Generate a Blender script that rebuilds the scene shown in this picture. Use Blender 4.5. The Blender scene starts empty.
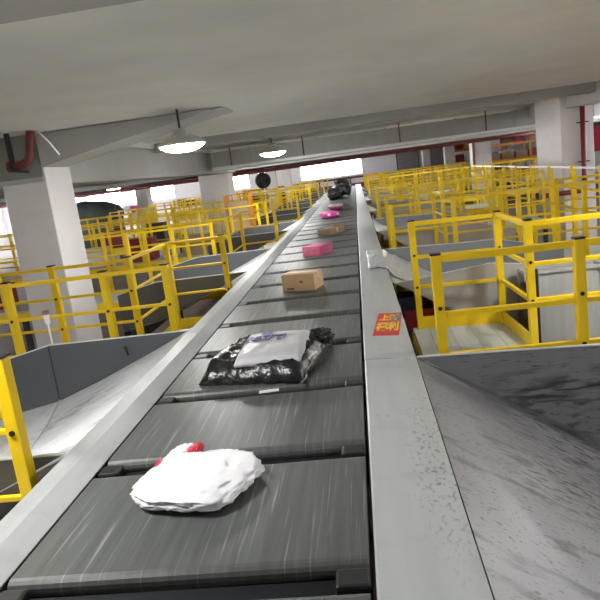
import bpy, bmesh, math, random
from mathutils import Vector, Matrix, noise
random.seed(7)
S = bpy.context.scene
COL = S.collection
PI = math.pi

# ------------------------------------------------------------------ materials
def mat(name, base, rough=.5, metal=0., var=0., vscale=4., stretch=(1, 1, 1), bump=0., spec=None, dirt=None, coat=0.):
    """Principled material; var = soft colour variation, dirt = list of (scale, stretch, lo, hi, colour, amount)."""
    m = bpy.data.materials.new(name); m.use_nodes = True
    nt = m.node_tree; b = nt.nodes['Principled BSDF']; L = nt.links
    b.inputs['Roughness'].default_value = rough; b.inputs['Metallic'].default_value = metal
    b.inputs['Base Color'].default_value = (*base, 1)
    if spec is not None: b.inputs['Specular IOR Level'].default_value = spec
    if coat: b.inputs['Coat Weight'].default_value = coat
    def nz(scale, st, detail=4):
        tc = nt.nodes.new('ShaderNodeTexCoord'); mp = nt.nodes.new('ShaderNodeMapping'); mp.inputs['Scale'].default_value = st
        n = nt.nodes.new('ShaderNodeTexNoise'); n.inputs['Scale'].default_value = scale; n.inputs['Detail'].default_value = detail
        L.new(tc.outputs['Object'], mp.inputs['Vector']); L.new(mp.outputs['Vector'], n.inputs['Vector']); return n
    cur = None
    if var:
        n = nz(vscale, stretch); r = nt.nodes.new('ShaderNodeValToRGB')
        r.color_ramp.elements[0].position = .3; r.color_ramp.elements[1].position = .7
        r.color_ramp.elements[0].color = (*[max(0, c * (1 - var)) for c in base], 1)
        r.color_ramp.elements[1].color = (*[min(1, c * (1 + var)) for c in base], 1)
        L.new(n.outputs['Fac'], r.inputs['Fac']); cur = r.outputs['Color']
        if bump:
            bp = nt.nodes.new('ShaderNodeBump'); bp.inputs['Strength'].default_value = bump; bp.inputs['Distance'].default_value = .02
            L.new(n.outputs['Fac'], bp.inputs['Height']); L.new(bp.outputs['Normal'], b.inputs['Normal'])
    for (sc, st, lo, hi, c, amt) in (dirt or []):
        n = nz(sc, st, 6); mr = nt.nodes.new('ShaderNodeMapRange'); mr.inputs['From Min'].default_value = lo; mr.inputs['From Max'].default_value = hi
        mr.inputs['To Max'].default_value = amt
        mx = nt.nodes.new('ShaderNodeMix'); mx.data_type = 'RGBA'
        L.new(n.outputs['Fac'], mr.inputs['Value']); L.new(mr.outputs['Result'], mx.inputs['Factor'])
        if cur: L.new(cur, mx.inputs['A'])
        else: mx.inputs['A'].default_value = (*base, 1)
        mx.inputs['B'].default_value = (*c, 1); cur = mx.outputs['Result']
    if cur: L.new(cur, b.inputs['Base Color'])
    return m
def emit(name, c, st):
    m = bpy.data.materials.new(name); m.use_nodes = True; nt = m.node_tree; nt.nodes.clear()
    e = nt.nodes.new('ShaderNodeEmission'); e.inputs['Color'].default_value = (*c, 1); e.inputs['Strength'].default_value = st
    o = nt.nodes.new('ShaderNodeOutputMaterial'); nt.links.new(e.outputs[0], o.inputs[0]); return m
def glass(name):
    m = bpy.data.materials.new(name); m.use_nodes = True; nt = m.node_tree; nt.nodes.clear()
    t = nt.nodes.new('ShaderNodeBsdfTransparent'); t.inputs[0].default_value = (.95, .96, .97, 1)
    g = nt.nodes.new('ShaderNodeBsdfGlossy'); g.inputs['Roughness'].default_value = .05
    x = nt.nodes.new('ShaderNodeMixShader'); x.inputs[0].default_value = .06
    o = nt.nodes.new('ShaderNodeOutputMaterial')
    nt.links.new(t.outputs[0], x.inputs[1]); nt.links.new(g.outputs[0], x.inputs[2]); nt.links.new(x.outputs[0], o.inputs[0]); return m

M = {}
M['yellow'] = mat('yellow_paint', (.86, .585, .005), .38, var=.10, vscale=3)
M['black'] = mat('black_plastic', (.012, .012, .014), .45)
M['belt'] = mat('belt_rubber', (.085, .092, .089), .42, var=.25, vscale=2.2, stretch=(14, .5, 1),
                dirt=[(3.0, (22, .45, 1), .58, .74, (.36, .38, .37), .7), (5.0, (9, .3, 1), .60, .75, (.045, .05, .05), .5)])
M['bridge'] = mat('bridge_plate_steel', (.012, .014, .017), .5, 0, spec=.25)
M['guard'] = mat('brushed_aluminium', (.62, .655, .67), .36, .35, var=.05, vscale=2, stretch=(6, .5, 6),
                 dirt=[(2.2, (1, 1.6, 1), .58, .8, (.40, .42, .44), .5), (16, (1, .35, 1), .66, .74, (.2, .2, .22), .45)])
M['litsheet'] = mat('reflection_pale_sheet', (.72, .745, .755), .42, .2, var=.05, vscale=2,
                dirt=[(3.2, (1.2, 5, 1), .60, .72, (.25, .265, .28), .6), (1.5, (1.3, 3.2, 1), .60, .70, (.26, .27, .28), .6), (10, (1.6, 7, 1), .63, .69, (.13, .14, .15), .7)])  # pale base holds the light reflected off the left chute floors
M['grey'] = mat('grey_painted_steel', (.10, .106, .115), .40, .15, var=.07, vscale=1.6,
                dirt=[(4, (1, 1, 2), .68, .75, (.09, .09, .10), .5)])
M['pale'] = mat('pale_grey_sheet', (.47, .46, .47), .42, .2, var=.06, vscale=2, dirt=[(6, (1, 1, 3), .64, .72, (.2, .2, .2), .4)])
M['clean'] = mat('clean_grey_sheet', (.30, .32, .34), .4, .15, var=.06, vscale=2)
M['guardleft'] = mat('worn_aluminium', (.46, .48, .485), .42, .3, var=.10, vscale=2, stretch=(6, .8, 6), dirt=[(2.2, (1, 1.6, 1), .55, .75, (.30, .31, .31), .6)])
M['scuffed'] = mat('scuffed_grey_steel', (.225, .225, .24), .40, .15, var=.06, vscale=2,
                   dirt=[(1.7, (.8, 5, 4), .57, .69, (.04, .04, .045), .75), (10, (.7, 8, 9), .605, .67, (.03, .03, .035), .8),
                         (22, (1, 5, 2), .66, .70, (.02, .02, .02), .8)])
M['rim'] = mat('bare_steel_edge', (.78, .80, .81), .35, .3)
M['dark'] = mat('dark_steel', (.035, .037, .042), .5, .3, var=.2)
M['deck'] = mat('deck_board', (.56, .60, .56), .55, var=.06, vscale=3, stretch=(8, 1, 1))
M['white'] = mat('white_wall_paint', (.80, .79, .80), .6, var=.02)
M['column'] = mat('column_paint', (.66, .64, .63), .65, var=.035, vscale=1.3, dirt=[(1.4, (1, 1, 3), .60, .75, (.48, .46, .45), .4)])
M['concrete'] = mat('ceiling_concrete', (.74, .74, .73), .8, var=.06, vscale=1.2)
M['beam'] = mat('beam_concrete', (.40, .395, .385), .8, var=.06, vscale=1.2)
M['shadedbeam'] = mat('shaded_concrete', (.20, .215, .195), .85, var=.1, vscale=2)  # shade of the unlit recess by the pillar put into this colour
M['duct'] = mat('galvanised_duct', (.42, .42, .41), .45, .35, var=.06)
M['floor'] = mat('brown_floor', (.13, .105, .085), .6, var=.2, vscale=1.5)
M['red'] = mat('red_pipe_paint', (.20, .018, .022), .4)
M['brick'] = mat('dark_red_pipe', (.17, .030, .028), .45, var=.15)
M['card'] = mat('cardboard', (.56, .38, .20), .7, var=.06, vscale=5)
M['card2'] = mat('brown_cardboard', (.33, .24, .155), .75, var=.08, vscale=5)
M['tape'] = mat('packing_tape', (.62, .47, .27), .3)
M['ink'] = mat('dark_print', (.06, .05, .045), .6)
M['pink'] = mat('pink_card', (.52, .07, .21), .5, var=.05)
M['pinkbag'] = mat('magenta_film', (.60, .05, .30), .3, var=.15, vscale=9)
M['polyblack'] = mat('black_film', (.012, .013, .014), .27, var=.3, vscale=11, bump=.9)
M['polywhite'] = mat('lilac_white_film', (.56, .55, .60), .38, var=.05, vscale=5)
M['clear'] = mat('crumpled_silver_film', (.40, .42, .43), .14, .45, var=.4, vscale=14, bump=.8)
M['purple'] = mat('purple_ink', (.055, .02, .20), .5)
M['blueink'] = mat('blue_ink', (.10, .16, .42), .5)
M['whitefilm'] = mat('white_film', (.80, .81, .85), .3, var=.05, vscale=8)
M['redink'] = mat('red_print', (.72, .03, .07), .4)
M['stred'] = mat('sticker_red', (.72, .045, .05), .4)
M['styel'] = mat('sticker_yellow', (.90, .68, .06), .4)
M['navy'] = mat('navy_plastic', (.02, .028, .085), .4)
M['crimson'] = mat('dark_red_plastic', (.24, .012, .022), .45)
M['canvas'] = mat('grey_canvas', (.43, .44, .445), .7, var=.12, vscale=2, stretch=(5, 5, .4))
M['greypurple'] = mat('grey_plastic_sheet', (.22, .21, .23), .6, var=.1)
M['paper'] = mat('white_paper', (.78, .78, .78), .6)
M['capbrown'] = mat('brown_plastic_cap', (.28, .13, .09), .5)
M['orange'] = mat('orange_rack_paint', (.62, .24, .02), .45, var=.1)
M['green'] = mat('dark_green_sheet', (.05, .07, .06), .6, var=.2)
M['lamp'] = emit('lamp_diffuser', (1, .985, .95), 30)
M['shade'] = mat('lamp_shade_aluminium', (.55, .55, .54), .4, .4)
M['glass'] = glass('window_glass')

def stain(name, centre, radius, stretch, scale, lo, hi, colour, amount=.9):
    """a scuffed patch with its own place on the sheet: streaky noise inside a soft ellipsoid."""
    m = M[name]; nt = m.node_tree; L = nt.links; b = nt.nodes['Principled BSDF']; src = b.inputs['Base Color'].links[0].from_socket
    tc = nt.nodes.new('ShaderNodeTexCoord'); sub = nt.nodes.new('ShaderNodeVectorMath'); sub.operation = 'SUBTRACT'; sub.inputs[1].default_value = centre
    dv = nt.nodes.new('ShaderNodeVectorMath'); dv.operation = 'DIVIDE'; dv.inputs[1].default_value = radius
    ln = nt.nodes.new('ShaderNodeVectorMath'); ln.operation = 'LENGTH'
    mr = nt.nodes.new('ShaderNodeMapRange'); mr.inputs['From Min'].default_value = 1; mr.inputs['From Max'].default_value = .3; mr.inputs['To Max'].default_value = 1
    mp = nt.nodes.new('ShaderNodeMapping'); mp.inputs['Scale'].default_value = stretch
    n = nt.nodes.new('ShaderNodeTexNoise'); n.inputs['Scale'].default_value = scale; n.inputs['Detail'].default_value = 6
    m2 = nt.nodes.new('ShaderNodeMapRange'); m2.inputs['From Min'].default_value = lo; m2.inputs['From Max'].default_value = hi; m2.inputs['To Max'].default_value = amount
    mu = nt.nodes.new('ShaderNodeMath'); mu.operation = 'MULTIPLY'; mx = nt.nodes.new('ShaderNodeMix'); mx.data_type = 'RGBA'; mx.inputs['B'].default_value = (*colour, 1)
    L.new(tc.outputs['Object'], sub.inputs[0]); L.new(sub.outputs[0], dv.inputs[0]); L.new(dv.outputs[0], ln.inputs[0]); L.new(ln.outputs['Value'], mr.inputs['Value'])
    L.new(tc.outputs['Object'], mp.inputs['Vector']); L.new(mp.outputs[0], n.inputs['Vector']); L.new(n.outputs['Fac'], m2.inputs['Value'])
    L.new(mr.outputs['Result'], mu.inputs[0]); L.new(m2.outputs['Result'], mu.inputs[1]); L.new(mu.outputs[0], mx.inputs['Factor']); L.new(src, mx.inputs['A']); L.new(mx.outputs['Result'], b.inputs['Base Color'])
stain('litsheet', (-1.98, 3.75, -.2), (.42, .55, .4), (2, 9, 2), 4, .47, .62, (.10, .105, .11))
stain('litsheet', (-2.05, 3.3, -.2), (.7, .9, .5), (1, 2, 1), 2, .40, .75, (.36, .38, .40), .6)
stain('scuffed', (1.05, 3.35, -.5), (.75, .75, .6), (1.6, 9, 5), 4, .50, .62, (.022, .022, .026), .92)
stain('scuffed', (.75, 2.6, -.35), (.55, .45, .4), (1.6, 9, 5), 5, .50, .62, (.03, .03, .034), .85)
stain('scuffed', (1.15, 3.66, -.30), (.7, .1, .12), (1.2, 6, 14), 3, .48, .60, (.025, .025, .03), .9)
stain('guard', (.19, 2.35, 0), (.13, .9, .2), (3, 1.5, 1), 22, .54, .64, (.12, .12, .13), .55)

# ------------------------------------------------------------------ helpers
class MB:
    def __init__(self): self.bm = bmesh.new()
    def box(self, c, s, rz=0, bev=0, rot=None):
        r = bmesh.ops.create_cube(self.bm, size=1); v = r['verts']
        mt = Matrix.Translation(c) @ (rot if rot is not None else Matrix.Rotation(rz, 4, 'Z')) @ Matrix.Diagonal((*s, 1))
        bmesh.ops.transform(self.bm, matrix=mt, verts=v)
        if bev:
            es = list({e for x in v for e in x.link_edges})
            bmesh.ops.bevel(self.bm, geom=es, offset=bev, segments=2, affect='EDGES', profile=.5)
        return self
    def bb(self, x0, x1, y0, y1, z0, z1, bev=0): return self.box(((x0+x1)/2, (y0+y1)/2, (z0+z1)/2), (abs(x1-x0), abs(y1-y0), abs(z1-z0)), 0, bev)
    def bar(self, a, b, w, h=None, bev=0):
        a, b = Vector(a), Vector(b); d = b - a; L = d.length; q = d.to_track_quat('Y', 'Z').to_matrix().to_4x4()
        return self.box((a + b) / 2, (w, L, h or w), 0, bev, q)
    def tube(self, a, b, r, n=12, r2=None):
        a, b = Vector(a), Vector(b); d = b - a; q = d.to_track_quat('Z', 'Y').to_matrix().to_4x4()
        bmesh.ops.create_cone(self.bm, cap_ends=True, segments=n, radius1=r, radius2=r if r2 is None else r2, depth=d.length, matrix=Matrix.Translation((a + b) / 2) @ q)
        return self
    def poly(self, pts, thick):
        """closed polygon given by 3D points, extruded by the vector thick."""
        vs = [self.bm.verts.new(p) for p in pts]; f = self.bm.faces.new(vs)
        r = bmesh.ops.extrude_face_region(self.bm, geom=[f])
        bmesh.ops.translate(self.bm, vec=Vector(thick), verts=[g for g in r['geom'] if isinstance(g, bmesh.types.BMVert)])
        bmesh.ops.recalc_face_normals(self.bm, faces=self.bm.faces); return self
    def path(self, pts, r, n=10):
        pts = [Vector(p) for p in pts]; rings = []
        for i, p in enumerate(pts):
            d = (pts[min(i+1, len(pts)-1)] - pts[max(i-1, 0)]).normalized()
            u = d.orthogonal().normalized() if i == 0 else (u - d * u.dot(d)).normalized()
            w = d.cross(u)
            rings.append([self.bm.verts.new(p + (u * math.cos(2*PI*k/n) + w * math.sin(2*PI*k/n)) * r) for k in range(n)])
        for a, b in zip(rings, rings[1:]):
            for k in range(n): self.bm.faces.new((a[k], a[(k+1) % n], b[(k+1) % n], b[k]))
        self.bm.faces.new(rings[0][::-1]); self.bm.faces.new(rings[-1]); return self
    def lathe(self, prof, c=(0, 0, 0), n=24):
        c = Vector(c); rings = []
        for r, z in prof: rings.append([self.bm.verts.new(c + Vector((r*math.cos(2*PI*k/n), r*math.sin(2*PI*k/n), z))) for k in range(n)])
        for a, b in zip(rings, rings[1:]):
            for k in range(n): self.bm.faces.new((a[k], a[(k+1) % n], b[(k+1) % n], b[k]))
        self.bm.faces.new(rings[0][::-1]); self.bm.faces.new(rings[-1])
        bmesh.ops.recalc_face_normals(self.bm, faces=self.bm.faces); return self
    def mesh(self, name, m, smooth=False):
        me = bpy.data.meshes.new(name); self.bm.to_mesh(me); self.bm.free(); me.materials.append(M[m] if isinstance(m, str) else m)
        if smooth:
            for p in me.polygons: p.use_smooth = True
        return me
    def obj(self, name, m, parent=None, loc=(0, 0, 0), smooth=False):
        return link(name, self.mesh(name, m, smooth), parent, loc)
def link(name, me, parent=None, loc=(0, 0, 0), rz=0):
    o = bpy.data.objects.new(name, me); COL.objects.link(o); o.location = loc; o.rotation_euler = (0, 0, rz)
    if parent: o.parent = parent
    return o
def tag(o, label, cat, group=None):
    o['label'] = label; o['category'] = cat
    if group: o['group'] = group
    return o
def thing(name, label, cat, loc=(0, 0, 0), rz=0, group=None): return tag(link(name, None, None, loc, rz), label, cat, group)
def struct(o): o['kind'] = 'structure'; return o
def copy_tree(o, parent=None):
    c = o.copy(); COL.objects.link(c)
    if parent: c.parent = parent
    for ch in list(o.children): copy_tree(ch, c)
    return c
ORD = ['first', 'second', 'third', 'fourth', 'fifth', 'sixth', 'seventh', 'eighth', 'ninth', 'tenth', 'eleventh', 'twelfth', 'thirteenth', 'fourteenth', 'fifteenth',
       'sixteenth', 'seventeenth', 'eighteenth', 'nineteenth', 'twentieth']
ORD += ['twenty-' + w for w in ORD[:9]] + ['thirtieth'] + ['thirty-' + w for w in ORD[:9]] + ['fortieth'] + ['forty-' + w for w in ORD[:9]]

MODULE = 4.897
KMAX = 7
FLOOR = -1.5
DECK = -.5
CEIL = 2.1

# ------------------------------------------------------------------ setting
struct(MB().bb(-27, 13, -10, 48, FLOOR - .1, FLOOR).obj('floor', 'floor'))
struct(MB().bb(-27, 13, -10, 48, CEIL, CEIL + .15).obj('ceiling', 'concrete'))
def wall_windows(name, along, pos, a0, a1, holes, thick, m, wstart, inner):
    """wall with rectangular openings; along = 'x' or 'y'."""
    mb = MB(); z0h, z1h = holes[0][2], holes[0][3]
    def put(u0, u1, z0, z1):
        if u1 - u0 < 1e-3: return
        if along == 'x': mb.bb(u0, u1, pos, pos + thick, z0, z1)
        else: mb.bb(pos, pos + thick, u0, u1, z0, z1)
    put(a0, a1, FLOOR, z0h); put(a0, a1, z1h, CEIL)
    u = a0
    for h in holes: put(u, h[0], z0h, z1h); u = h[1]
    put(u, a1, z0h, z1h)
    struct(mb.obj(name, m))
    for i, (u0, u1, z0, z1) in enumerate(holes):
        f = MB(); t = .07; mid = pos + thick / 2
        def fb(p0, p1, q0, q1, d=.08):
            if along == 'x': f.bb(p0, p1, mid - d/2, mid + d/2, q0, q1)
            else: f.bb(mid - d/2, mid + d/2, p0, p1, q0, q1)
        fb(u0, u1, z0, z0 + t); fb(u0, u1, z1 - t, z1); fb(u0, u0 + t, z0 + t, z1 - t); fb(u1 - t, u1, z0 + t, z1 - t)
        n = max(1, round((u1 - u0) / 1.5))
        for k in range(1, n): fb(u0 + (u1-u0)*k/n - .03, u0 + (u1-u0)*k/n + .03, z0 + t, z1 - t)
        w = struct(f.obj('window_%d' % (wstart + i), 'white'))
        p = MB()
        if along == 'x': p.bb(u0 + t, u1 - t, mid - .004, mid + .004, z0 + t, z1 - t)
        else: p.bb(mid - .004, mid + .004, u0 + t, u1 - t, z0 + t, z1 - t)
        p.obj('pane', 'glass', w)
wall_windows('wall_far', 'x', 46, -26.8, 12.8, [(-25, -20.5, .45, 1.8), (-20, -17.2, .45, 1.8), (-16.4, -13.2, .45, 1.8), (-10.5, -7.6, .45, 1.8), (-7, -5.9, .45, 1.8), (-5.2, -4.8, .45, 1.8), (-3.9, .55, .45, 1.8)], .25, 'white', 1, 0)
wall_windows('wall_left', 'y', -26.8, -10, 46, [(-8, 0, -.9, 1.9), (2, 10, -.9, 1.9), (12, 20, -.9, 1.9), (22, 30, -.9, 1.9), (32, 44, -.9, 1.9)], .25, 'white', 8, 0)
wall_windows('wall_right', 'y', 12.55, -10, 46, [(8, 14, .6, 1.8), (17, 23, .6, 1.8)], .25, 'white', 13, 0)
struct(MB().bb(-26.8, 12.8, -10.2, -10, FLOOR, CEIL).obj('wall_back', 'white'))

def column(x0, x1, y0, y1, m='column', top=CEIL):
    return struct(MB().bb(x0, x1, y0, y1, FLOOR, top, .015).obj('column', m))
column(-4.78, -4.14, 8.4, 9.2)
column(-5.50, -4.45, 22.4, 23.4)
column(-12.3, -11.6, 35, 35.7)
column(-4.5, -4.0, 32.3, 32.9); column(-3.62, -3.25, 32.3, 32.9, 'column')
column(4.62, 5.32, 15.0, 17.0)
column(5.0, 5.76, 28.0, 28.8)
column(5.15, 5.70, 37.6, 38.2); column(4.15, 4.6, 40, 40.5)
# beams: cross beam through the pillar, sloping haunch, longitudinal beam, far cross beams
struct(MB().bb(-26, -4.17, 8.36, 9.15, 1.475, 1.535).obj('beam', 'beam')); struct(MB().bb(-26, -4.17, 8.385, 9.15, 1.536, CEIL).obj('beam', 'shadedbeam'))
mb = MB(); mb.poly([(-4.14, 8.36, 1.655), (-3.0, 8.36, 1.86), (-1.6, 8.36, 2.09), (-4.16, 8.36, 2.09)], (0, .8, 0)); struct(mb.obj('beam', 'beam'))
struct(MB().bb(-4.76, -4.15, 9.2, 22.4, 1.42, 2.0, .01).obj('beam', 'beam'))
struct(MB().bb(-4.85, -4.06, 9.2, 22.4, 2.0, CEIL).obj('beam', 'concrete'))
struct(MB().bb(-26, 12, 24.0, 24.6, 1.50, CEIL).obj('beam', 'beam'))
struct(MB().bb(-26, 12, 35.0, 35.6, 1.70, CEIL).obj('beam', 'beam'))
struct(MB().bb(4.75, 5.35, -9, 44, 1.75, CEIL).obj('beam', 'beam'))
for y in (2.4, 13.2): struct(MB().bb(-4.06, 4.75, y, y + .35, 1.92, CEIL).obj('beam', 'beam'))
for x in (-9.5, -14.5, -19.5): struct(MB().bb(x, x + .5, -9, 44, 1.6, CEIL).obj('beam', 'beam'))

# duct crossing the hall over the conveyor, with flanges and hanger rods
d = thing('air_duct', 'long square grey duct hung under the ceiling across the conveyor', 'duct', (0, 18, 1.52))
MB().bb(-3.95, 11.5, 0, .7, 0, .47).obj('duct_body', 'duct', d)
for x in (-2.9, -1.0, .9, 2.8, 4.4, 6.4, 8.4): MB().bb(x, x + .05, -.03, .73, -.03, .50).obj('flange', 'duct', d)
MB().bb(-3.95, 11.5, -.12, 0, -.02, .05).obj('bottom_flange', 'rim', d)
for x in (-3.4, -1.35, 1.3, 3.6): MB().tube((x, -.06, 0), (x, -.06, .58), .018).obj('hanger_rod', 'red', d)

def pipe(name, label, pts, r, m):
    return tag(MB().path(pts, r).obj(name, m, smooth=True), label, 'pipe')
pipe('fire_pipe', 'dark red pipe running across the hall under the duct', [(-20, 26.6, 1.36), (-6, 26.6, 1.36), (3, 26.6, 1.44), (12, 26.6, 1.47)], .07, 'brick')
pipe('fire_pipe', 'thick dark pipe just above the red one beyond the duct', [(-20, 27.6, 1.52), (12, 27.6, 1.60)], .09, 'dark')
pipe('cable_conduit', 'thin pale conduit along the front of the grey duct', [(-3.5, 17.75, 1.44), (11, 17.75, 1.46)], .03, 'rim')
pipe('fire_pipe', 'dark red pipe under the ceiling nearest the far windows', [(-20, 33, 1.52), (12, 33, 1.62)], .06, 'red')
# red elbow beside the pillar
e = thing('sprinkler_pipe', 'dark red elbow pipe hanging beside the big pillar top', 'pipe', (0, 0, 0))
MB().path([(-4.02, 8.0, 2.1), (-4.06, 8.0, 1.95), (-4.09, 8.0, 1.82), (-4.13, 8.0, 1.74), (-4.2, 8.0, 1.70), (-4.30, 8.0, 1.69), (-4.37, 8.0, 1.69)], .055).obj('elbow', 'brick', e, smooth=True)
MB().tube((-4.37, 8, 1.69), (-4.40, 8, 1.69), .075).obj('flange', 'brick', e)
MB().bar((-4.33, 7.97, 2.1), (-4.33, 7.97, 1.64), .05).bar((-4.355, 7.97, 1.64), (-4.13, 7.97, 1.60), .04).obj('bracket', 'dark', e)
c = tag(MB().path([(-3.98, 8.1, 2.1), (-3.90, 8.2, 1.95), (-3.84, 8.3, 1.78)], .012, 6).obj('cable', 'rim'), 'thin pale cable running down to the big pillar top', 'cable')
r_ = thing('standpipe', 'dark red pipe down the front of the white pier, bending aside', 'pipe')
MB().path([(5.06, 14.9, 2.1), (5.05, 14.9, .1), (5.03, 14.9, -.02), (4.95, 14.9, -.08), (4.3, 14.9, -.09), (4.1, 14.9, -.10)], .055).obj('pipe_run', 'red', r_, smooth=True)
for z in (.55, 1.4): MB().bb(4.95, 5.17, 14.86, 15.0, z, z + .025).obj('clamp', 'dark', r_)
tag(MB().tube((5.02, 27.9, 1.9), (5.0, 27.9, FLOOR), .05).obj('standpipe', 'red'), 'dark red pipe down the farther white column', 'pipe')

# high bay lamps
def lamp_proto(loc, label):
    t = thing('high_bay_lamp', label, 'lamp', loc, 0, 'round lamps under the ceiling')
    MB().lathe([(.30, 0), (.31, .015), (.27, .05), (.17, .11), (.09, .14), (.085, .2), (.02, .21)]).obj('lamp_shade', 'shade', t, smooth=True)
    MB().lathe([(.02, -.085), (.10, -.080), (.18, -.062), (.24, -.036), (.275, -.010), (.28, .001)]).obj('diffuser', 'lamp', t, smooth=True)
    MB().tube((0, 0, .2), (0, 0, CEIL - loc[2]), .015).obj('stem', 'dark', t)
    return t
LZ = 1.66
L0_ = lamp_proto((-2.1, 8.0, LZ), 'round white high bay lamp over the near side of the belt, brightest and largest')
lamp_spots = [(-1.72, 14.0, 'round white lamp hanging in front of the grey duct, above the belt'),
              (-10.4, 27.0, None), (-1.95, 2.0, None), (2.6, 4.6, None), (3.0, .6, None), (6.2, 10.5, None), (2.4, 21.5, None), (-1.9, 21.8, None),  # unseen lamps over right walkway, near chute and fence added to brighten that side
              (-1.9, 29.5, None), (2.4, 29.5, None), (7.5, 8, None), (7.5, 16, None), (7.9, 26, None), (-7.5, 31, None)]
names_ = {(2.6, 4.6): 'extra round lamp added out of view over the first right walkway', (3.0, .6): 'extra round lamp added out of view over the near scuffed chute', (6.2, 10.5): 'extra round lamp added out of view over the second aisle by the long fence', (-1.95, 2.0): 'round lamp above the belt close to the camera', (2.6, 5.0): 'extra round lamp added out of view over the near scuffed chute', (2.6, 11.0): 'round lamp over the second aisle by the sacks',
          (-7.5, 5.0): 'round lamp behind the big pillar toward the side windows', (-7.5, 13.5): 'round lamp over the rails behind the longitudinal beam', (2.4, 21.5): 'round lamp beyond the duct over the railings',
          (-1.9, 21.8): 'round lamp just beyond the duct over the belt', (-1.9, 29.5): 'round lamp over the far end of the belt', (2.4, 29.5): 'round lamp over the farthest railings by the columns',
          (-7.5, 21): 'round lamp behind the second pillar', (7.5, 8): 'round lamp by the side wall nearest the camera', (7.5, 16): 'round lamp beside the white pier', (7.9, 26): 'round lamp above the pallet racks', (-7.5, 31): 'round lamp near the far windows behind the fan',
          (-10.4, 27.0): 'small lit lamp seen under the longitudinal beam beyond the pillar'}
for x, y, lab in lamp_spots:
    c = copy_tree(L0_); c.location = (x, y, {-10.4: 1.46, -1.72: 1.625}.get(x, LZ)); c['label'] = lab or names_[(x, y)]

# ------------------------------------------------------------------ sorter track and belt carriers
XR, XL = -.068, -1.2527
t = thing('sorter_track', 'long dark steel track carrying the row of belt carriers', 'conveyor track', (0, 0, FLOOR))
for x in (-1.15, -.22): MB().bb(x - .05, x + .05, .3, 36.3, 1.5 - .34, 1.5 - .16).obj('side_beam', 'dark', t)
for y in [1.0 + 3.2 * i for i in range(12)]:
    MB().bb(-1.1, -.27, y - .04, y + .04, 1.5 - .30, 1.5 - .20).obj('cross_member', 'dark', t)
    for x in (-1.15, -.22): MB().bb(x - .05, x + .05, y - .05, y + .05, 0, 1.5 - .34).obj('leg', 'dark', t)
PITCH, Y0 = .8408, 2.5245
def belt_mesh():
    """flat belt with rounded leading and trailing rolls; origin at near edge, belt top z = 0."""
    L_ = PITCH - .115; r = .035; prof = []
    for i in range(9): a = PI/2 + PI*i/8; prof.append((r + r*math.cos(a), -r + r*math.sin(a)))
    for i in range(9): a = -PI/2 + PI*i/8; prof.append((L_ - r + r*math.cos(a), -r + r*math.sin(a)))
    mb = MB(); mb.poly([(-1.235, y, z) for y, z in prof], (1.15, 0, 0))
    return mb.mesh('belt', 'belt')
car = thing('belt_carrier', '', 'belt carrier', (0, Y0, 0), 0, 'belt carriers of the sorter')
link('belt', belt_mesh(), car)
MB().bb(-1.17, -.19, -.108, -.004, -.062, -.050).obj('bridge_plate', 'bridge', car)
MB().bb(-.185, -.082, -.10, -.012, -.15, -.004, .01).obj('end_block', 'black', car)
MB().bb(-1.24, -1.15, -.10, -.012, -.15, -.004, .01).obj('end_block', 'black', car)
MB().bb(-1.20, -.12, .06, .66, -.16, -.09).obj('carriage', 'dark', car)
J = list(range(-2, 40))
for i, j in enumerate(J):
    o = car if i == 0 else copy_tree(car)
    o.location = (0, Y0 + j * PITCH, 0)
    o['label'] = f'grey rubber belt carrier, {ORD[i]} from the camera along the sorter'
o = None

# ------------------------------------------------------------------ side guards
def prism_y(prof, y0, y1, m, name, parent, off=(0, 0, 0)):
    return MB().poly([(x, y0, z) for x, z in prof], (0, y1 - y0, 0)).obj(name, m, parent)
def guard(side, k):
    y0 = (4.65 if side < 0 else 3.67) + MODULE * (k - 1) + .004; y1 = y0 + MODULE - .008
    s_ = 'left' if side < 0 else 'right'
    if side < 0:
        top = [(-1.2527, -.005), (-1.335, .045), (-1.400, .066)]; skirt = [(-1.40, -.3)]
    else:
        top = [(-.068, -.005), (-.060, .0), (.237, -.012)]; skirt = [(.237, -.3)]
    th = .006
    w = {0: 'nearest the camera', }.get(k, f'{ORD[k]} length from the camera')
    o = thing('side_guard', f'brushed aluminium guard strip along the {s_} edge of the belt, {w}', 'guard', (0, 0, 0), 0, f'guard strips along the {s_} edge of the belt')
    prism_y(top + [(x, z - th) for x, z in reversed(top)], y0, y1, 'guardleft' if side < 0 else 'guard', 'top_sheet', o)
    x0 = top[-1][0]; z0 = top[-1][1]
    MB().bb(min(x0, x0 - side*.006), max(x0, x0 - side*.006), y0, y1, -.3, z0 - th).obj('skirt', 'grey', o)
    xi = top[0][0]
    MB().bb(min(xi, xi + side*.006), max(xi, xi + side*.006), y0, y1, -.2, -.012).obj('inner_skirt', 'dark', o)
    for y in (y0 + .6, y1 - .6): MB().bb(min(x0 - side*.06, x0 - side*.006), max(x0 - side*.06, x0 - side*.006), y - .03, y + .03, FLOOR, -.05).obj('support_leg', 'dark', o)
    return o
for k in range(0, 8):
    guard(-1, k); guard(1, k)

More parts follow.
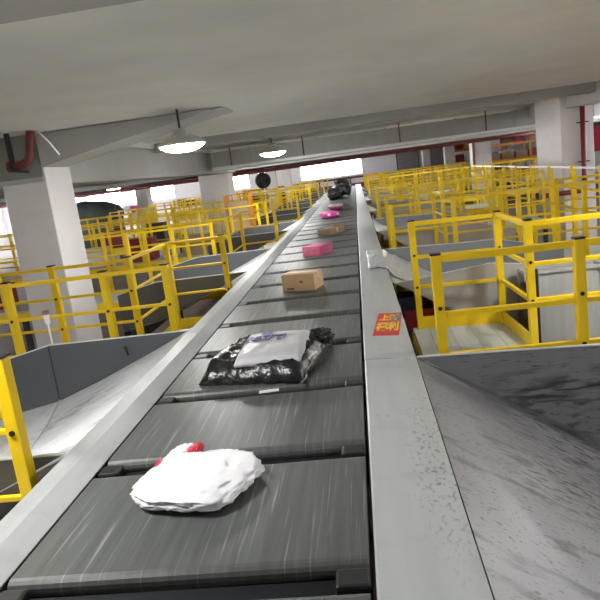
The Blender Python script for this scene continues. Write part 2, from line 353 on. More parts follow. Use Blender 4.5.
# ------------------------------------------------------------------ chutes
def chute(side, k):
    s_ = 'left' if side < 0 else 'right'
    if side > 0: y1 = 3.67 + MODULE * k; y0 = y1 - 2.37
    else: y1 = 4.65 + MODULE * k; y0 = y1 - 2.15
    if side > 0:
        fl = [(.243, -.02), (1.27, -.64), (1.75, -.90), (2.6, -1.18)]
        far = [(.243, -.012), (.75, -.026), (1.29, -.045), (1.75, -.05), (2.6, -.26)]
        near = [(.266, -.04), (.514, -.015), (1.193, .055), (1.75, -.02), (2.6, -.26)]
    else:
        fl = [(-1.406, .062), (-2.19, -.264), (-2.56, -.397), (-3.05, -.49)]
        far = [(-1.406, .072), (-2.54, .072), (-3.05, -.035)]
        near = far
    o = thing('sorting_chute', f'grey sheet metal chute sloping off the {s_} edge of the belt, {ORD[k]} from the camera', 'chute', (0, 0, 0), 0, f'chutes along the {s_} edge')
    if side > 0 and k == 0: o['label'] = 'black-scuffed grey metal chute beside the camera, right of the belt'
    if side < 0 and k == 0: o['label'] = 'pale-floored chute with dark grey wall at the front left of the belt'
    if side > 0 and k == 1: o['label'] = 'grey chute with pale wall behind the sticker, right of the belt'
    fm = 'litsheet' if side < 0 else ('scuffed' if k < 1 else 'litsheet')
    wm = 'grey' if side < 0 else ('scuffed' if k < 1 else 'clean')
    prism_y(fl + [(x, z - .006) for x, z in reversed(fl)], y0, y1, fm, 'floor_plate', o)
    for nm, ln, y, in (('far', far, y1 - .008), ('near', near, y0)):
        pts = [(x, y, z) for x, z in ln] + [(x, y, z - .02) for x, z in reversed(fl[1:])]
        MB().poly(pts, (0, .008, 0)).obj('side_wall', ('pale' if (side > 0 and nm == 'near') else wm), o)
        rm = MB()
        for a, b in zip(ln, ln[1:]): rm.bar((a[0], y + .004, a[1]), (b[0], y + .004, b[1]), .016, .008)
        rm.obj('top_rim', 'rim', o)
    xe, ze = fl[-1]
    MB().bb(min(xe, xe + side*.008), max(xe, xe + side*.008), y0 + .008, y1 - .008, ze - .28, ze).obj('apron', wm, o)
    for y in (y0 + .06, y1 - .06): MB().bb(xe - side*.1 - .03, xe - side*.1 + .03, y - .03, y + .03, FLOOR, ze - .01 + (.06 if side > 0 else .02) - .02).obj('leg', 'dark', o)
    if side < 0 and k == 0:
        p = [Vector((-2.55, y1 - .012, -.390)), Vector((-2.19, 3.75, -.262)), Vector((-1.95, 3.1, -.162)), Vector((-1.75, 2.55, -.080))]
        MB().path([v + Vector((0, 0, .003)) for v in p], .006, 6).obj('weld_seam', 'rim', o)
        MB().bb(-2.555, -2.545, y1 - .012, y1 - .008, -.39, .06).obj('wall_seam', 'dark', o)
    return o
for k in range(0, KMAX):
    chute(1, k); chute(-1, k)

# ------------------------------------------------------------------ platforms and handrails
RT, RM, RL_ = .53, .23, -.08
PW, RW = .060, .042
post_me = MB().bb(-PW/2, PW/2, -PW/2, PW/2, DECK + .002, .555, .004).mesh('post', 'yellow')
cap_me = MB().bb(-PW/2 - .002, PW/2 + .002, -PW/2 - .002, PW/2 + .002, .556, .568).mesh('end_cap', 'black')
bolt_me = MB().tube((0, -PW/2 - .008, .23), (0, -PW/2 + .002, .23), .012, 8).tube((0, -PW/2 - .008, -.08), (0, -PW/2 + .002, -.08), .012, 8).mesh('bolt', 'black')
one_bolt = MB().tube((0, -PW/2 - .008, 0), (0, -PW/2 + .002, 0), .013, 8).mesh('bolt', 'black')
def handrail(label, pts, group, toe=True, detail=False, rw=.042, rm=.23):
    """pts: list of (x, y, has_post)."""
    o = thing('handrail', label, 'handrail', (pts[0][0], pts[0][1], DECK), 0, group)
    bx, by = pts[0][0], pts[0][1]; off = Vector((bx, by, DECK))
    for x, y in pts:
        p = link('post', post_me, o, (x - bx, y - by, -DECK))
        if detail:
            link('end_cap', cap_me, p)
            for z in (RM, RL_): link('bolt', one_bolt, p, (0, 0, z))
    segs = list(zip(pts, pts[1:]))
    # merge collinear runs so each rail is one straight tube
    runs = []; cur = [pts[0], pts[1]]
    for a, b in segs[1:]:
        d1 = Vector((cur[-1][0] - cur[0][0], cur[-1][1] - cur[0][1])).normalized(); d2 = Vector((b[0] - a[0], b[1] - a[1])).normalized()
        if d1.dot(d2) > .999: cur[-1] = b
        else: runs.append(cur); cur = [a, b]
    runs.append(cur)
    for a, b in runs:
        A = Vector((a[0], a[1], 0)) - off; B = Vector((b[0], b[1], 0)) - off; A.z = B.z = -DECK
        u = (B - A).normalized() * (PW/2 + .001); A2, B2 = A + u, B - u
        for nm, z, w_ in (('top_rail', RT, rw), ('middle_rail', rm, rw * .8), ('lower_rail', RL_, rw * .8)):
            MB().bar(A2 + Vector((0, 0, z)), B2 + Vector((0, 0, z)), w_, w_, .004).obj(nm, 'yellow', o)
        if (toe == 'all') or (toe and (B - A).length < 1.3 and a[0] > -2.4 and a[0] < 1.35): MB().bar(A2 + Vector((0, 0, DECK + .06)), B2 + Vector((0, 0, DECK + .06)), .012, .12).obj('toe_board', 'yellow', o)
    return o
def deck(side, k, xe):
    s_ = 'left' if side < 0 else 'right'; dy = MODULE * k
    if side > 0: xs, xt, ya, ym, yb = .40, 1.33, 3.78 + dy, 5.20 + dy, 6.16 + dy
    else: xs, xt, ya, ym, yb = -1.56, -2.35, 4.93 + dy, 6.03 + dy, 7.30 + dy
    o = thing('walkway_platform', f'pale plank deck between two chutes on the {s_}, {ORD[k + (2 if side < 0 else 0)] if side < 0 else ORD[k]} from the camera', 'platform', (xs, ya, FLOOR), 0, f'walkway decks along the {s_} edge')
    P = [(xs, ya), (xe, ya), (xe, ym), (xt, ym), (xt, yb), (xs, yb)]
    if side < 0: P = P[::-1]
    ox, oy = xs, ya
    mb = MB()
    n = 0
    MB().poly([(x - ox, y - oy, DECK - FLOOR - .04) for x, y in P], (0, 0, .04)).obj('deck_plank', 'deck', o)
    # grooves between planks
    g = MB(); w = .19; x = min(xs, xt) + .14
    while x < max(xs, xt) - .05: g.bb(x - ox - .004, x - ox + .004, .03, yb - ya - .03, DECK - FLOOR, DECK - FLOOR + .001); x += w
    g.obj('plank_joint', 'canvas', o)
    for a, b in zip(P, P[1:] + P[:1]):
        A = Vector((a[0] - ox, a[1] - oy, DECK - FLOOR - .10)); B = Vector((b[0] - ox, b[1] - oy, DECK - FLOOR - .10))
        MB().bar(A, B, .03, .12).obj('edge_channel', 'yellow', o)
    for x, y in ((xs + (xt-xs)*.08, ya + .06), (xs + (xt-xs)*.08, yb - .06), (xe - (xe-xs)*.03, ya + .06), (xe - (xe-xs)*.03, ym - .06), ((xs+xe)/2, ya + .06)):
        MB().bb(x - ox - .04, x - ox + .04, y - oy - .04, y - oy + .04, 0, DECK - FLOOR - .16).obj('leg', 'dark', o)
def frange(a, b, st):
    out = []; n = max(1, round(abs(b - a) / st))
    for i in range(n + 1): out.append(a + (b - a) * i / n)
    return out
XER = {0: 3.2, 1: 3.8, 2: 3.8, 3: 3.8, 5: 4.5}
for k in range(0, KMAX):
    dy = MODULE * k; xe = XER.get(k, 8.0)
    deck(1, k, xe + .1)
    g = 'handrails on the right of the belt'
    xs = [.42, 1.255] + frange(1.255, xe, .86)[1:]
    handrail(f'yellow handrail along the near edge of the {ORD[k]} right-side walkway', [(x, 3.85 + dy) for x in xs], g, False, k == 0, .042 if k == 0 else .036, .185)
    handrail(f'yellow handrail stepping round the far edge of the {ORD[k]} right-side walkway', [(.47, 6.1 + dy), (1.245, 6.02 + dy), (1.275, 5.06 + dy)] + [(x, 5.06 + dy) for x in frange(1.275, xe, .9)[1:]], g, True, k == 0, .042 if k == 0 else .034, .21)
# long fence closing the right walkways, pale top rail
fx = thing('long_fence', 'long yellow post fence with pale top rail beyond the right walkway ends', 'fence', (4.0, 8.2, FLOOR))
for i in range(11): MB().bb(-.04, .04, i*1.4 - .04, i*1.4 + .04, 0, .62 - FLOOR).obj('post', 'yellow', fx)
MB().bb(-.015, .015, -.3, 14.6, .56 - FLOOR, .59 - FLOOR).obj('top_rail', 'rim', fx)
for z in (.2, -.18): MB().bb(-.02, .02, 0, 14.0, z - .02 - FLOOR, z + .02 - FLOOR).obj('rail', 'yellow', fx)
for k in range(-1, KMAX):
    dy = MODULE * k; xe = {-1: -3.8, 0: -6.2}.get(k, -9.8)
    deck(-1, k, xe - .1)
    g = 'handrails on the left of the belt'
    xs = ([-1.62, -2.15, -3.0] if k == 0 else [-2.35, -3.0]) + frange(-3.0, xe, .75)[1:]
    w = 'the walkway in front of the pale-floored chute' if k < 0 else f'the {ORD[k]} walkway beyond the pale-floored chute'
    handrail(f'yellow handrail on the near edge of {w}', [(x, 5.0 + dy) for x in xs], g, False, k == 0, .032)
    handrail(f'yellow handrail stepping round the far edge of {w}', [(-1.62, 7.24 + dy) if k >= 0 else (-1.555, 2.425), (-2.29, 7.24 + dy if k >= 0 else 2.425), (-2.29, 5.96 + dy)] + [(x, 5.96 + dy) for x in frange(-2.29, xe, .76)[1:]], g, True, k <= 0, .032)

# ------------------------------------------------------------------ parcels on the belt
def blob(size, seed, amp, freq=2., cuts=12, power=2.6, flat=.0):
    """soft bag: super-ellipsoid resting on z = 0 with creased noise."""
    bm = bmesh.new(); bmesh.ops.create_icosphere(bm, subdivisions=5, radius=1)
    off = Vector((seed * 3.7, seed * 1.3, seed * 2.1))
    for v in bm.verts:
        d = v.co.normalized(); n = (abs(d.x)**power + abs(d.y)**power + abs(d.z)**power) ** (-1 / power); p = d * n
        rg = 1 - 2 * abs(noise.noise(d * freq * 1.7 + off)); sm = noise.noise(d * freq + off * 2)
        p *= 1 + amp * (.6 * sm + .5 * (rg - .5)) + amp * .25 * noise.noise(d * freq * 5 + off)
        z = p.z * .5 + .5
        v.co = Vector((p.x * size[0] / 2, p.y * size[1] / 2, max(0, z) * size[2]))
    m = MB(); m.bm.free(); m.bm = bm; return m

def text_mesh(s, size, m, bold=.0, name='lettering'):
    cu = bpy.data.curves.new(name, 'FONT'); cu.body = s; cu.size = size; cu.align_x = 'CENTER'; cu.align_y = 'CENTER'; cu.offset = bold; cu.extrude = .0006
    ob = bpy.data.objects.new('tmp', cu); COL.objects.link(ob)
    dg = bpy.context.evaluated_depsgraph_get(); me = bpy.data.meshes.new_from_object(ob.evaluated_get(dg))
    bpy.data.objects.remove(ob); me.name = name; me.materials.clear(); me.materials.append(M[m]); return me

# black poly parcel with a pale sheet on it
bag = thing('black_parcel', 'shiny black plastic parcel with a pale printed pouch on top', 'parcel', (-.672, 3.72, 0), math.radians(-11))
bm_ = bmesh.new(); N = 44
def bag_h(u, v):
    e = min(1, (1 - abs(u)) / .22) * min(1, (1 - abs(v)) / .22); e = max(0, e) ** .6
    n = Vector((u * 3, v * 3, 4.2)); return e * (.105 + .014 * noise.noise(n * 1.2) + .016 * (1 - 2 * abs(noise.noise(n * 1.9))) * (1 if abs(u) > .55 or abs(v) > .55 else .25)) + .008 + .010 * abs(noise.noise(n * 2.5))
grid = {}
for i in range(N + 1):
    for j in range(N + 1):
        u, v = -1 + 2 * i / N, -1 + 2 * j / N; n = Vector((u * 2.2, v * 2.2, 9))
        x = u * (.325 + .014 * noise.noise(n * 1.7)) ; y = .045 + v * (.355 + .02 * noise.noise(n * 2 + Vector((5, 0, 0))))
        grid[i, j] = bm_.verts.new((x, y, bag_h(u, v)))
low = {}
for i in range(N + 1):
    for j in range(N + 1):
        if i in (0, N) or j in (0, N): low[i, j] = bm_.verts.new((grid[i, j].co.x * .99, grid[i, j].co.y * .99, .0))
for i in range(N):
    for j in range(N): bm_.faces.new((grid[i, j], grid[i+1, j], grid[i+1, j+1], grid[i, j+1]))
for i in range(N):
    bm_.faces.new((low[i, 0], low[i+1, 0], grid[i+1, 0], grid[i, 0])); bm_.faces.new((grid[i, N], grid[i+1, N], low[i+1, N], low[i, N]))
    bm_.faces.new((grid[0, i], grid[0, i+1], low[0, i+1], low[0, i])); bm_.faces.new((low[N, i], low[N, i+1], grid[N, i+1], grid[N, i]))
mb = MB(); mb.bm.free(); mb.bm = bm_; mb.obj('plastic_wrap', 'polyblack', bag, smooth=True)
# pale pouch: thin pillow lying on the bag
bm_ = bmesh.new(); N2 = 40; g2 = {}; PA = math.radians(9)
def pouch_h(u, v):
    e = max(0, (1 - abs(u)**6) * (1 - abs(v)**6)) ** .5
    return .112 + .050 * e + .004 * noise.noise(Vector((u*3, v*3, 1))) + .003 * (1 - 2*abs(noise.noise(Vector((u*2.4, v*2.4, 6)))))
def pouch_xy(u, v):
    x, y = u * (.205 + .012 * v), v * .285
    return .055 + x*math.cos(PA) - y*math.sin(PA), .03 + x*math.sin(PA) + y*math.cos(PA)
for i in range(N2 + 1):
    for j in range(N2 + 1):
        u, v = -1 + 2*i/N2, -1 + 2*j/N2; g2[i, j] = bm_.verts.new((*pouch_xy(u, v), pouch_h(u, v)))
for i in range(N2):
    for j in range(N2): bm_.faces.new((g2[i, j], g2[i+1, j], g2[i+1, j+1], g2[i, j+1]))
r = bmesh.ops.extrude_face_region(bm_, geom=list(bm_.faces)); vs = [g for g in r['geom'] if isinstance(g, bmesh.types.BMVert)]
for v in vs: v.co.z = .095
bmesh.ops.recalc_face_normals(bm_, faces=bm_.faces)
mb = MB(); mb.bm.free(); mb.bm = bm_; pouch = mb.obj('pouch', 'polywhite', bag, smooth=True)
pouch['label'] = 'pale lilac printed pouch'
def print_on(txt, size, m, bold, cx, cy, sx, sy):
    me = text_mesh(txt, size, m, bold)
    bm2 = bmesh.new(); bm2.from_mesh(me); bmesh.ops.triangulate(bm2, faces=bm2.faces)
    for v in bm2.verts:
        u, w_ = cx + v.co.x * sx / .205, cy + v.co.y * sy / .285
        x, y = pouch_xy(u, w_); v.co = Vector((x, y, pouch_h(u, w_) + .0055 + max(0, v.co.z)))
    bm2.to_mesh(me); bm2.free(); link('lettering', me, pouch)
print_on('优品工厂网', .050, 'purple', .0034, -.26, .14, 1.0, 2.5)
print_on('品质', .04, 'blueink', .001, -.30, .60, 1, 2.2)
b = blob((.15, .50, .085), 3, .20, 3).obj('crumpled_film', 'clear', bag, (-.262, .04, .025), smooth=True)
blob((.16, .13, .10), 5, .35, 4).obj('knot', 'polyblack', bag, (.27, .33, .04), smooth=True)
blob((.12, .34, .085), 8, .25, 4).obj('crumpled_film', 'clear', bag, (.26, .06, .02), smooth=True)
MB().path([(.30, .0, .07), (.325, -.10, .05), (.31, -.2, .035), (.33, -.27, .02), (.315, -.33, .006)], .006, 6).obj('strap', 'clear', bag, smooth=True)
tag(MB().bb(-.055, .055, -.022, .022, 0, .0015).obj('paper_label', 'paper', None, (-.60, 3.275, .001)), 'small white paper slip on the belt in front of the black parcel', 'label')
bpy.data.objects['paper_label'].rotation_euler.z = .15

# white crumpled bag with red print, closest to the camera
wb = thing('white_parcel', 'crumpled white plastic bag with red print on the near belt', 'parcel', (-.74, 2.235, 0), math.radians(-12))
blob((.46, .44, .075), 11, .18, 2.4).obj('plastic_bag', 'whitefilm', wb, smooth=True)
blob((.10, .20, .055), 4, .3, 3).obj('handle', 'whitefilm', wb, (-.185, .20, .0), smooth=True)
blob((.06, .13, .04), 5, .3, 3).obj('red_print', 'redink', wb, (-.225, .13, .0), smooth=True)
blob((.035, .13, .048), 9, .3, 3).obj('red_print', 'redink', wb, (-.125, .235, .012), smooth=True)

def carton(name, label, bl, br, depth, h, m, tape=True):
    bl, br = Vector((*bl, 0)), Vector((*br, 0)); d = br - bl; w = d.length; rz = math.atan2(d.y, d.x)
    o = thing(name, label, 'box', bl, rz)
    MB().bb(0, w, 0, depth, 0, h, .003).obj('box_body', m, o)
    MB().bb(.002, w - .002, .002, depth/2 - .001, h, h + .003).obj('flap', m, o); MB().bb(.002, w - .002, depth/2 + .001, depth - .002, h, h + .003).obj('flap', m, o)
    if tape:
        MB().bb(-.001, w + .001, depth/2 - .025, depth/2 + .025, h + .003, h + .004).bb(w, w + .001, depth/2 - .025, depth/2 + .025, h - .06, h + .003).obj('tape', 'tape', o)
    return o, w
o, w = carton('cardboard_box', 'plain tan cardboard box alone mid belt behind the black parcel', (-.847, 6.195), (-.515, 6.10), .27, .165, 'card')
mb = MB(); mb.bb(.05, .13, -.0012, 0, .02, .034).bb(.19, .225, -.0012, 0, .085, .10).bb(.21, .215, -.0012, 0, .075, .11).obj('print_mark', 'ink', o)
o, w = carton('pink_box', 'magenta pink box on the belt beyond the tan cardboard box', (-.842, 8.72), (-.588, 8.60), .36, .125, 'pink', False)
MB().bb(.015, w - .015, -.0015, 0, .015, .10).obj('printed_panel', mat('pink_print', (.40, .09, .13), .5, var=.25, vscale=14), o)
o, w = carton('brown_box', 'dull brown carton on the belt beyond the pink box', (-.782, 11.314), (-.545, 11.15), .42, .10, 'card2')
blob((.26, .34, .12), 21, .22, 2.5).obj('brown_parcel', 'card2', None, (-.44, 11.86, 0), smooth=True)
tag(bpy.data.objects['brown_parcel'], 'small lumpy brown packet touching the dull brown carton', 'parcel')
p = thing('pink_parcel', 'bright magenta plastic parcel with white patches on the belt', 'parcel', (-.70, 15.1, 0), .3)
blob((.40, .75, .15), 31, .18, 2.2).obj('plastic_bag', 'pinkbag', p, smooth=True)
for x, y, z in ((-.08, -.30, .06), (.08, -.31, .05)): blob((.11, .09, .06), x * 9 + 5, .15).obj('white_patch', 'whitefilm', p, (x, y, z), smooth=True)
p = thing('white_pink_parcel', 'white topped parcel with a crimson side, between pink and black bags', 'parcel', (-.64, 17.75, 0), .2)
blob((.36, .72, .12), 41, .12, 2.2).obj('plastic_bag', 'pink', p, smooth=True); blob((.38, .66, .07), 43, .12, 2).obj('white_top', 'whitefilm', p, (0, .02, .085), smooth=True)
tag(blob((.52, .9, .42), 51, .16, 2.0).obj('black_sack', 'polyblack', None, (-.84, 23.5, 0), smooth=True), 'low black sack in front on the far end of the belt', 'sack')
tag(blob((.60, 1.0, .68), 57, .16, 2.0).obj('black_sack', 'polyblack', None, (-.52, 24.7, 0), smooth=True), 'taller black sack behind at the far end of the belt', 'sack')
tag(blob((.22, .3, .12), 61, .2).obj('grey_packet', 'clear', None, (-.45, 23.55, 0), smooth=True), 'small pale packet beside the black sacks', 'parcel')

# sticker on the right guard
st = thing('sale_sticker', 'red and yellow sticker with large characters on the guard strip', 'sticker', (.117, 4.51, -.0055), math.radians(-6))
st.rotation_euler.y = .04
MB().bb(-.09, .09, -.32, .32, 0, .0012).obj('sticker_sheet', 'stred', st)
a = link('lettering', text_mesh('福利', .098, 'styel', .004), st, (.0, -.10, .0019)); a.scale = (.84, 2.4, 1)
a = link('lettering', text_mesh('上新', .085, 'styel', .004), st, (.0, .16, .0019)); a.scale = (.84, 2.1, 1)
MB().bb(.02, .083, .06, .288, .0012, .0016).obj('torn_patch', 'greypurple', st)

# crumpled clear film stuck at the second chute mouth
f = MB(); bm_ = f.bm; g = {}
for i in range(33):
    for j in range(25):
        u, v = i / 32, j / 24; x = .03 + u * .62; edge = .16 * noise.noise(Vector((u * 9, 2, 0)))
        y0 = 6.95 + .5 * max(0, 1 - u * 3) if u < .34 else 6.45; y0 = 7.0 - .5 * min(1, max(0, (u - .3) / .1)); y = y0 + edge * (1 - v) + v * (8.45 - y0 - edge)
        gz = -.005 if x < .237 else -.005 - (x - .237) * .604
        g[i, j] = bm_.verts.new((x, y, gz + .008 + .006 * (noise.noise(Vector((u * 9, v * 4, 3))) + 1)))
for i in range(32):
    for j in range(24): bm_.faces.new((g[i, j], g[i+1, j], g[i+1, j+1], g[i, j+1]))
r = bmesh.ops.extrude_face_region(bm_, geom=list(bm_.faces))
for v in [q for q in r['geom'] if isinstance(q, bmesh.types.BMVert)]: v.co.z -= .003
bmesh.ops.recalc_face_normals(bm_, faces=bm_.faces)
tag(f.obj('plastic_film', mat('milky_film', (.55, .57, .585), .3, .15, var=.2, vscale=3, stretch=(7, 1, 1), bump=.5), smooth=True), 'milky plastic film draped over the guard at the second right chute', 'plastic film')

# ------------------------------------------------------------------ around the chutes
def sack(loc, w, d_, h, label):
    t = thing('canvas_sack', label, 'sack', loc, 0, 'grey canvas sacks below the chutes')
    bm_ = bmesh.new(); n = 72; rings = []
    for iz in range(13):
        z = h * iz / 12; ring = []
        for k in range(n):
            a = 2 * PI * k / n; c, s_ = math.cos(a), math.sin(a); q = (abs(c)**6 + abs(s_)**6) ** (-1/6)
            fold = 1 + .022 * math.sin(a * 13 + 1.7 * noise.noise(Vector((c*2, s_*2, z*1.2)))) * (.4 + .6 * iz / 12) - .10 * max(0, .12 - iz / 12) / .12 + .05 * math.sin(PI * iz / 12) * noise.noise(Vector((c*1.5, s_*1.5, z*2 + loc[0])))
            ring.append(bm_.verts.new((c * q * w/2 * fold, s_ * q * d_/2 * fold, z)))
        rings.append(ring)
    for a, b in zip(rings, rings[1:]):
        for k in range(n): bm_.faces.new((a[k], a[(k+1) % n], b[(k+1) % n], b[k]))
    bm_.faces.new(rings[0][::-1])
    m = MB(); m.bm.free(); m.bm = bm_; m.obj('sack_cloth', 'canvas', t, smooth=True)
    f = MB(); z = h
    for x0, y0, x1, y1 in ((-1, -1, 1, -1), (1, -1, 1, 1), (1, 1, -1, 1), (-1, 1, -1, -1)):
        f.bar((x0*w/2*1.04, y0*d_/2*1.04, z), (x1*w/2*1.04, y1*d_/2*1.04, z), .03)
    fr = f.obj('hanging_frame', 'canvas', t)
    for x, y in ((-1, -1), (1, -1), (1, 1), (-1, 1)): MB().bb(x*w/2*1.06 - .015, x*w/2*1.06 + .015, y*d_/2*1.06 - .015, y*d_/2*1.06 + .015, 0, h + .01).obj('frame_post', 'canvas', t)
    return t
sack((1.79, 6.0, FLOOR), .66, .20, 1.475, 'grey pleated canvas sack hanging behind the first aisle handrail')
sack((2.55, 6.0, FLOOR), .66, .20, 1.44, 'grey canvas sack beside the pleated one, farther from the belt')
tag(blob((.08, .38, 1.42), 71, .05, 3, power=5).obj('black_slit_filler', 'black', None, (1.39, 5.72, FLOOR), smooth=True), 'tall thin black upright filling the slit between deck rail and grey sack', 'bag')  # thin black upright fills the dark slit beside the sack
tag(MB().bar((1.385, 5.36, FLOOR + .02), (1.41, 5.42, .10), .04, .04, .01).obj('black_pole', 'black'), 'black pole leaning beside the thin black upright', 'pole')

def crate(name, label, c, s_, m, rz=0):
    """open plastic crate: walls, floor and lip."""
    t = thing(name, label, 'crate', c, rz); w, d_, h = s_
    mb = MB(); mb.bb(-w/2, w/2, -d_/2, d_/2, 0, .02)
    mb.bb(-w/2, w/2, -d_/2, -d_/2 + .015, .02, h).bb(-w/2, w/2, d_/2 - .015, d_/2, .02, h).bb(-w/2, -w/2 + .015, -d_/2 + .015, d_/2 - .015, .02, h).bb(w/2 - .015, w/2, -d_/2 + .015, d_/2 - .015, .02, h)
    mb.obj('crate_body', m, t)
    MB().bb(-w/2 - .015, w/2 + .015, -d_/2 - .015, -d_/2, h - .04, h).bb(-w/2 - .015, w/2 + .015, d_/2, d_/2 + .015, h - .04, h).bb(-w/2 - .015, -w/2, -d_/2, d_/2, h - .04, h).bb(w/2, w/2 + .015, -d_/2, d_/2, h - .04, h).obj('lip', m, t)
    return t
def stack_box(name, label, x0, x1, y0, y1, z0, z1, m, group=None):
    w, d_, h = x1-x0, y1-y0, z1-z0
    t = thing(name, label, 'box', ((x0+x1)/2, (y0+y1)/2, z0), 0, group)
    MB().bb(-w/2, w/2, -d_/2, d_/2, 0, h, .006).obj('box_body', m, t)
    MB().bb(-w/2 - .001, w/2 + .001, -.03, .03, h, h + .003).obj('tape', 'tape', t)
    return t
# under the second right chute: navy crate over dark red crate on a low stand
cr = thing('crate_stand', 'low dark stand under the second right chute', 'stand', (.62, 6.47, FLOOR))
MB().bb(-.32, .34, -.2, .3, .92, .95).obj('table_top', 'dark', cr)
for x in (-.28, .30):
    for y in (-.16, .26): MB().bb(x - .02, x + .02, y - .02, y + .02, 0, .92).obj('leg', 'dark', cr)
crate('plastic_crate', 'dark red plastic crate under the mouth of the second right chute', (.52, 6.46, FLOOR + .951), (.34, .36, .20), 'crimson')
crate('plastic_crate', 'navy plastic crate stacked on the dark red one', (.40, 6.44, FLOOR + 1.152), (.16, .3, .135), 'navy')
# left walkway items
crate('plastic_crate', 'dark red crate on the walkway deck behind the pale-floored chute', (-3.75, 5.5, DECK + .003), (.9, .5, .22), 'crimson')
fl = thing('flat_cartons', 'leaning bundle of flat pale cartons on the left walkway', 'carton bundle', (-4.9, 5.5, DECK), .35)
for i in range(4): MB().box((0, .05 * i, .26), (.62, .012, .5), rot=Matrix.Rotation(-.28, 4, 'X')).obj('carton_sheet', ['paper', 'canvas', 'paper', 'card2'][i], fl)
# goods standing on the left walkways
goods = [(-5.3, 10.4, .55, 'dark', 'black tote on the second left walkway partly behind the big pillar'), (-6.5, 10.4, .5, 'crimson', 'dark red tote on the second left walkway far from the belt'),
         (-7.6, 10.3, .6, 'paper', 'white carton near the outer end of the second left walkway'), (-4.0, 15.3, .6, 'card2', 'brown carton on the third left walkway'), (-5.4, 15.3, .7, 'crimson', 'dark red tote on the third left walkway'), (-6.6, 15.3, .55, 'paper', 'white carton on the third left walkway'),
         (-8.2, 15.3, .7, 'card', 'tan carton at the outer end of the third left walkway'), (-5.2, 20.2, .7, 'paper', 'white carton on the fourth left walkway'), (-6.6, 20.2, .8, 'dark', 'black tote on the fourth left walkway'), (-8.0, 20.2, .7, 'crimson', 'dark red tote on the fourth left walkway')]
for x, y, h, m, lab in goods: stack_box('tote' if 'tote' in lab else 'carton', lab, x - .3, x + .3, y - .24, y + .24, DECK + .003, DECK + .003 + h * .8, m, 'goods on the left walkways')
# roll cage with cartons on the third left walkway
rc = thing('roll_cage', 'tall orange roll cage packed with cartons beside the second pillar', 'roll cage', (-2.85, 15.25, DECK + .002))
MB().bb(-.30, .30, -.26, .26, .10, .14).obj('base', 'orange', rc)
for x in (-.25, .25):
    for y in (-.2, .2): MB().tube((x - .02, y, .05), (x + .02, y, .05), .05, 14).obj('wheel', 'black', rc)
for sx in (-1, 1):
    g = MB()
    for y in (-.25, -.08, .08, .25): g.bar((sx*.29, y, .14), (sx*.29, y, 1.32), .025)
    for z in (.4, .7, 1.0, 1.31): g.bar((sx*.29, -.25, z), (sx*.29, .25, z), .02)
    g.obj('side_frame', 'orange', rc)
g = MB()
for x in (-.2, 0, .2): g.bar((x, .25, .14), (x, .25, 1.32), .025)
for z in (.4, .7, 1.0, 1.31): g.bar((-.28, .25, z), (.28, .25, z), .02)
g.obj('back_frame', 'orange', rc)
for z, h, m, lab in ((.142, .34, 'card2', 'brown carton at the bottom of the orange roll cage'), (.485, .30, 'card', 'tan carton in the middle of the orange roll cage'), (.79, .36, 'card2', 'brown carton at the top of the orange roll cage')):
    stack_box('carton', lab, -2.85 - .25, -2.85 + .25, 15.25 - .22, 15.25 + .2, DECK + .002 + z, DECK + .002 + z + h, m)
# signal beacon on the left chute wall
bc = thing('signal_beacon', 'white stem beacon with brown cap standing on the dark chute wall', 'beacon', (-2.515, 4.646, .075))
MB().tube((0, 0, 0), (0, 0, .17), .008).obj('stem', 'rim', bc); MB().tube((0, 0, .17), (0, 0, .245), .022).obj('body', 'paper', bc, smooth=False); MB().tube((0, 0, .245), (0, 0, .275), .027).obj('cap', 'capbrown', bc)
tag(MB().bar((-1.93, 4.629, .0), (-1.915, 4.622, -.07), .02).obj('black_clip', 'black'), 'small black clip on the dark wall of the pale-floored chute', 'clip')

# ------------------------------------------------------------------ far clutter
# industrial fan
fn = thing('industrial_fan', 'big round black fan on a pole in front of the far windows', 'fan', (-3.95, 27.4, FLOOR))
cz = .99 - FLOOR
ring = MB()
for rr in (.33, .26, .19, .12, .06):
    for yy in (-.09, .09): ring.path([(rr*math.cos(a), yy*(1 if rr > .3 else 1.25), cz + rr*math.sin(a)) for a in [2*PI*i/28 for i in range(29)]], .008, 6)
for i in range(16): a = 2*PI*i/16; ring.bar((0, -.115, cz), (.33*math.cos(a), -.09, cz + .33*math.sin(a)), .008); ring.bar((0, .115, cz), (.33*math.cos(a), .09, cz + .33*math.sin(a)), .008)
ring.obj('guard_cage', 'black', fn); MB().tube((0, .10, cz), (0, .115, cz), .325, 28).obj('back_shield', 'black', fn)
for i in range(5):
    a = 2*PI*i/5; MB().box((.16*math.cos(a), 0, cz + .16*math.sin(a)), (.26, .012, .17), rot=Matrix.Rotation(-a, 4, 'Y') @ Matrix.Rotation(.45, 4, 'X'), bev=.004).obj('blade', 'black', fn)
MB().tube((0, -.08, cz), (0, .2, cz), .085).obj('motor', 'black', fn); MB().tube((0, .15, .03), (0, .15, cz), .025).obj('pole', 'rim', fn); MB().tube((0, .15, 0), (0, .15, .03), .3, 20).obj('base', 'black', fn)

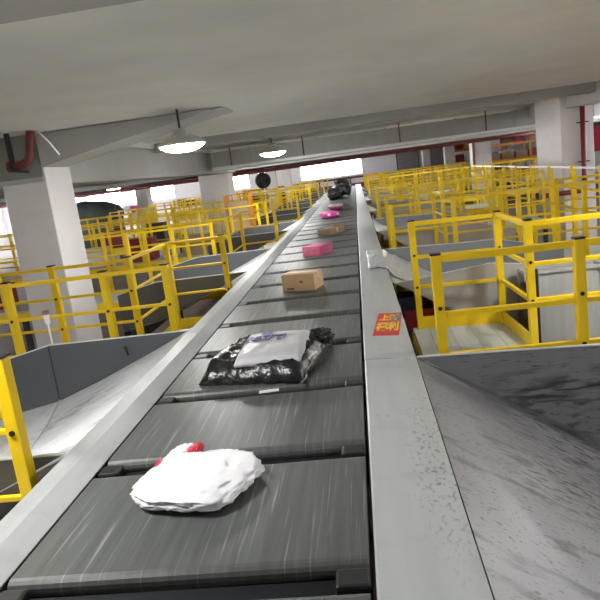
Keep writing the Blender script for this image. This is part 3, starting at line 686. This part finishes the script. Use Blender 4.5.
def pallet_rack(label, x0, x1, y, z_levels, m='orange', dpt=1.0, n=3):
    t = thing('pallet_rack', label, 'rack', (x0, y, FLOOR)); W = x1 - x0; top = z_levels[-1] + .5 - FLOOR
    for i in range(n):
        for d_ in (0, dpt): MB().bb(W*i/(n-1) - .05, W*i/(n-1) + .05, d_ - .04, d_ + .04, 0, top).obj('upright', m, t)
    for z in z_levels:
        for d_ in (0, dpt): MB().bb(0, W, d_ - .025, d_ + .025, z - FLOOR - .06, z - FLOOR + .06).obj('beam', m, t)
        MB().bb(.06, W - .06, .03, dpt - .03, z - FLOOR + .01, z - FLOOR + .05).obj('shelf', 'deck', t)
    return t
for i, (x0, x1, y) in enumerate(((6.1, 9.9, 30.4), (5.9, 9.0, 39.5), (-10.9, -7.2, 37.5), (-16.5, -12.9, 37.5), (8.7, 12.1, 21.3))):
    lab = ['orange pallet rack between the two white columns', 'tall rack against the far corner behind the farther column', 'low goods rack in front of the far windows by the second pillar', 'low goods rack beneath the windows beyond the big pillar', 'pallet rack by the side wall beyond the white pier'][i]
    lv = [-.3, .5] if i in (2, 3) else [-.3, .45, 1.15]
    pallet_rack(lab, x0, x1, y, lv if i not in (2, 3) else [-.6, .0], 'yellow' if i in (2, 3) else 'orange')
    for z in (lv if i not in (2, 3) else [-.6, .0]):
        x = x0 + .15; q = 0
        while x < x1 - .55:
            w = random.uniform(.38, .62); h = random.uniform(.22, .46)
            mm = random.choice(['card', 'card2', 'crimson', 'navy', 'dark', 'paper', 'crimson', 'pink'])
            cn = {'card': 'tan', 'card2': 'dull brown', 'crimson': 'dark red', 'navy': 'navy', 'dark': 'black', 'paper': 'white', 'pink': 'pink'}[mm]
            lv_n = {-.6: 'lower', -.3: 'bottom', 0: 'upper', .45: 'middle', .5: 'middle', 1.15: 'top'}[z]
            where = ['the orange rack between the white columns', 'the far corner rack', 'the low rack by the second pillar', 'the low rack beyond the big pillar', 'the rack beyond the white pier'][i]
            stack_box('carton', f'{cn} carton, {ORD[q]} along the {lv_n} shelf of {where}', x, x + w, y + .15, y + .85, z + .051, z + .05 + h, mm, 'cartons on the far racks')
            x += w + random.uniform(.03, .15); q += 1
# dark covered pile by the far windows, beyond the pillar
tag(blob((3.8, 2.2, 2.55), 81, .10, 1.6, power=3.2).obj('covered_pile', 'green', None, (-14.5, 33.0, FLOOR), smooth=True), 'big dark tarpaulin covered pile under the far windows', 'covered pile')
# red cage fence at the far end below the windows
fc = thing('cage_fence', 'low dark red fence below the far windows at the belt end', 'fence', (-7, 39.6, FLOOR))
for i in range(13): MB().bb(i*.95 - .04, i*.95 + .04, -.04, .04, 0, 1.95).obj('post', 'brick', fc)
for z in (.6, 1.0, 1.45, 1.9): MB().bb(0, 11.4, -.03, .03, z - .06, z + .06).obj('rail', 'brick', fc)
MB().bb(0, 11.4, .04, .06, .1, 1.55).obj('panel', 'brick', fc)
# red banner on the side wall
tag(MB().bb(12.50, 12.545, 28, 36, .2, 1.5).obj('banner', 'redink'), 'long red banner on the side wall beyond the white pier', 'banner')
# dark strip panels on the far wall (closed shutters)
for x, lab in ((3.0, 'grey roller shutter on the far wall beside the white wall stretch'), (5.0, 'grey roller shutter on the far wall close to the corner rack')):
    s_ = thing('roller_shutter', lab, 'shutter', (x, 45.86, FLOOR))
    mb = MB()
    for i in range(22): mb.bb(0, 1.45, 0, .05, .1 + i*.15, .245 + i*.15)
    mb.obj('curtain', 'greypurple', s_); MB().bb(-.06, 0, -.02, .1, 0, 3.5).bb(1.45, 1.51, -.02, .1, 0, 3.5).obj('guide', 'dark', s_)

# ------------------------------------------------------------------ daylight and camera
w = bpy.data.worlds.new('daylight'); S.world = w; w.use_nodes = True
bg = w.node_tree.nodes['Background']; bg.inputs['Color'].default_value = (1, .97, 1, 1); bg.inputs['Strength'].default_value = 8

f_, p_, yw, rl, h_ = 633.73, .198, .1105, -.1318, 1.15
cp, sp, cy, sy = math.cos(p_), math.sin(p_), math.cos(yw), math.sin(yw)
F = Vector((-sy*cp, cy*cp, -sp)); R0 = Vector((cy, sy, 0)); U0 = R0.cross(F)
R = R0 * math.cos(rl) + U0 * math.sin(rl); U = -R0 * math.sin(rl) + U0 * math.cos(rl)
cam = bpy.data.cameras.new('camera'); co = bpy.data.objects.new('camera', cam); COL.objects.link(co)
co.matrix_world = Matrix(((R.x, U.x, -F.x, 0), (R.y, U.y, -F.y, 0), (R.z, U.z, -F.z, h_), (0, 0, 0, 1)))
cam.sensor_width = 36; cam.lens = 36 * f_ / 600; cam.clip_start = .05; cam.clip_end = 300
S.camera = co
S.view_settings.view_transform = 'Standard'; S.view_settings.look = 'None'; S.view_settings.gamma = 1; S.view_settings.use_curve_mapping = False
S.view_settings.exposure = 1.6
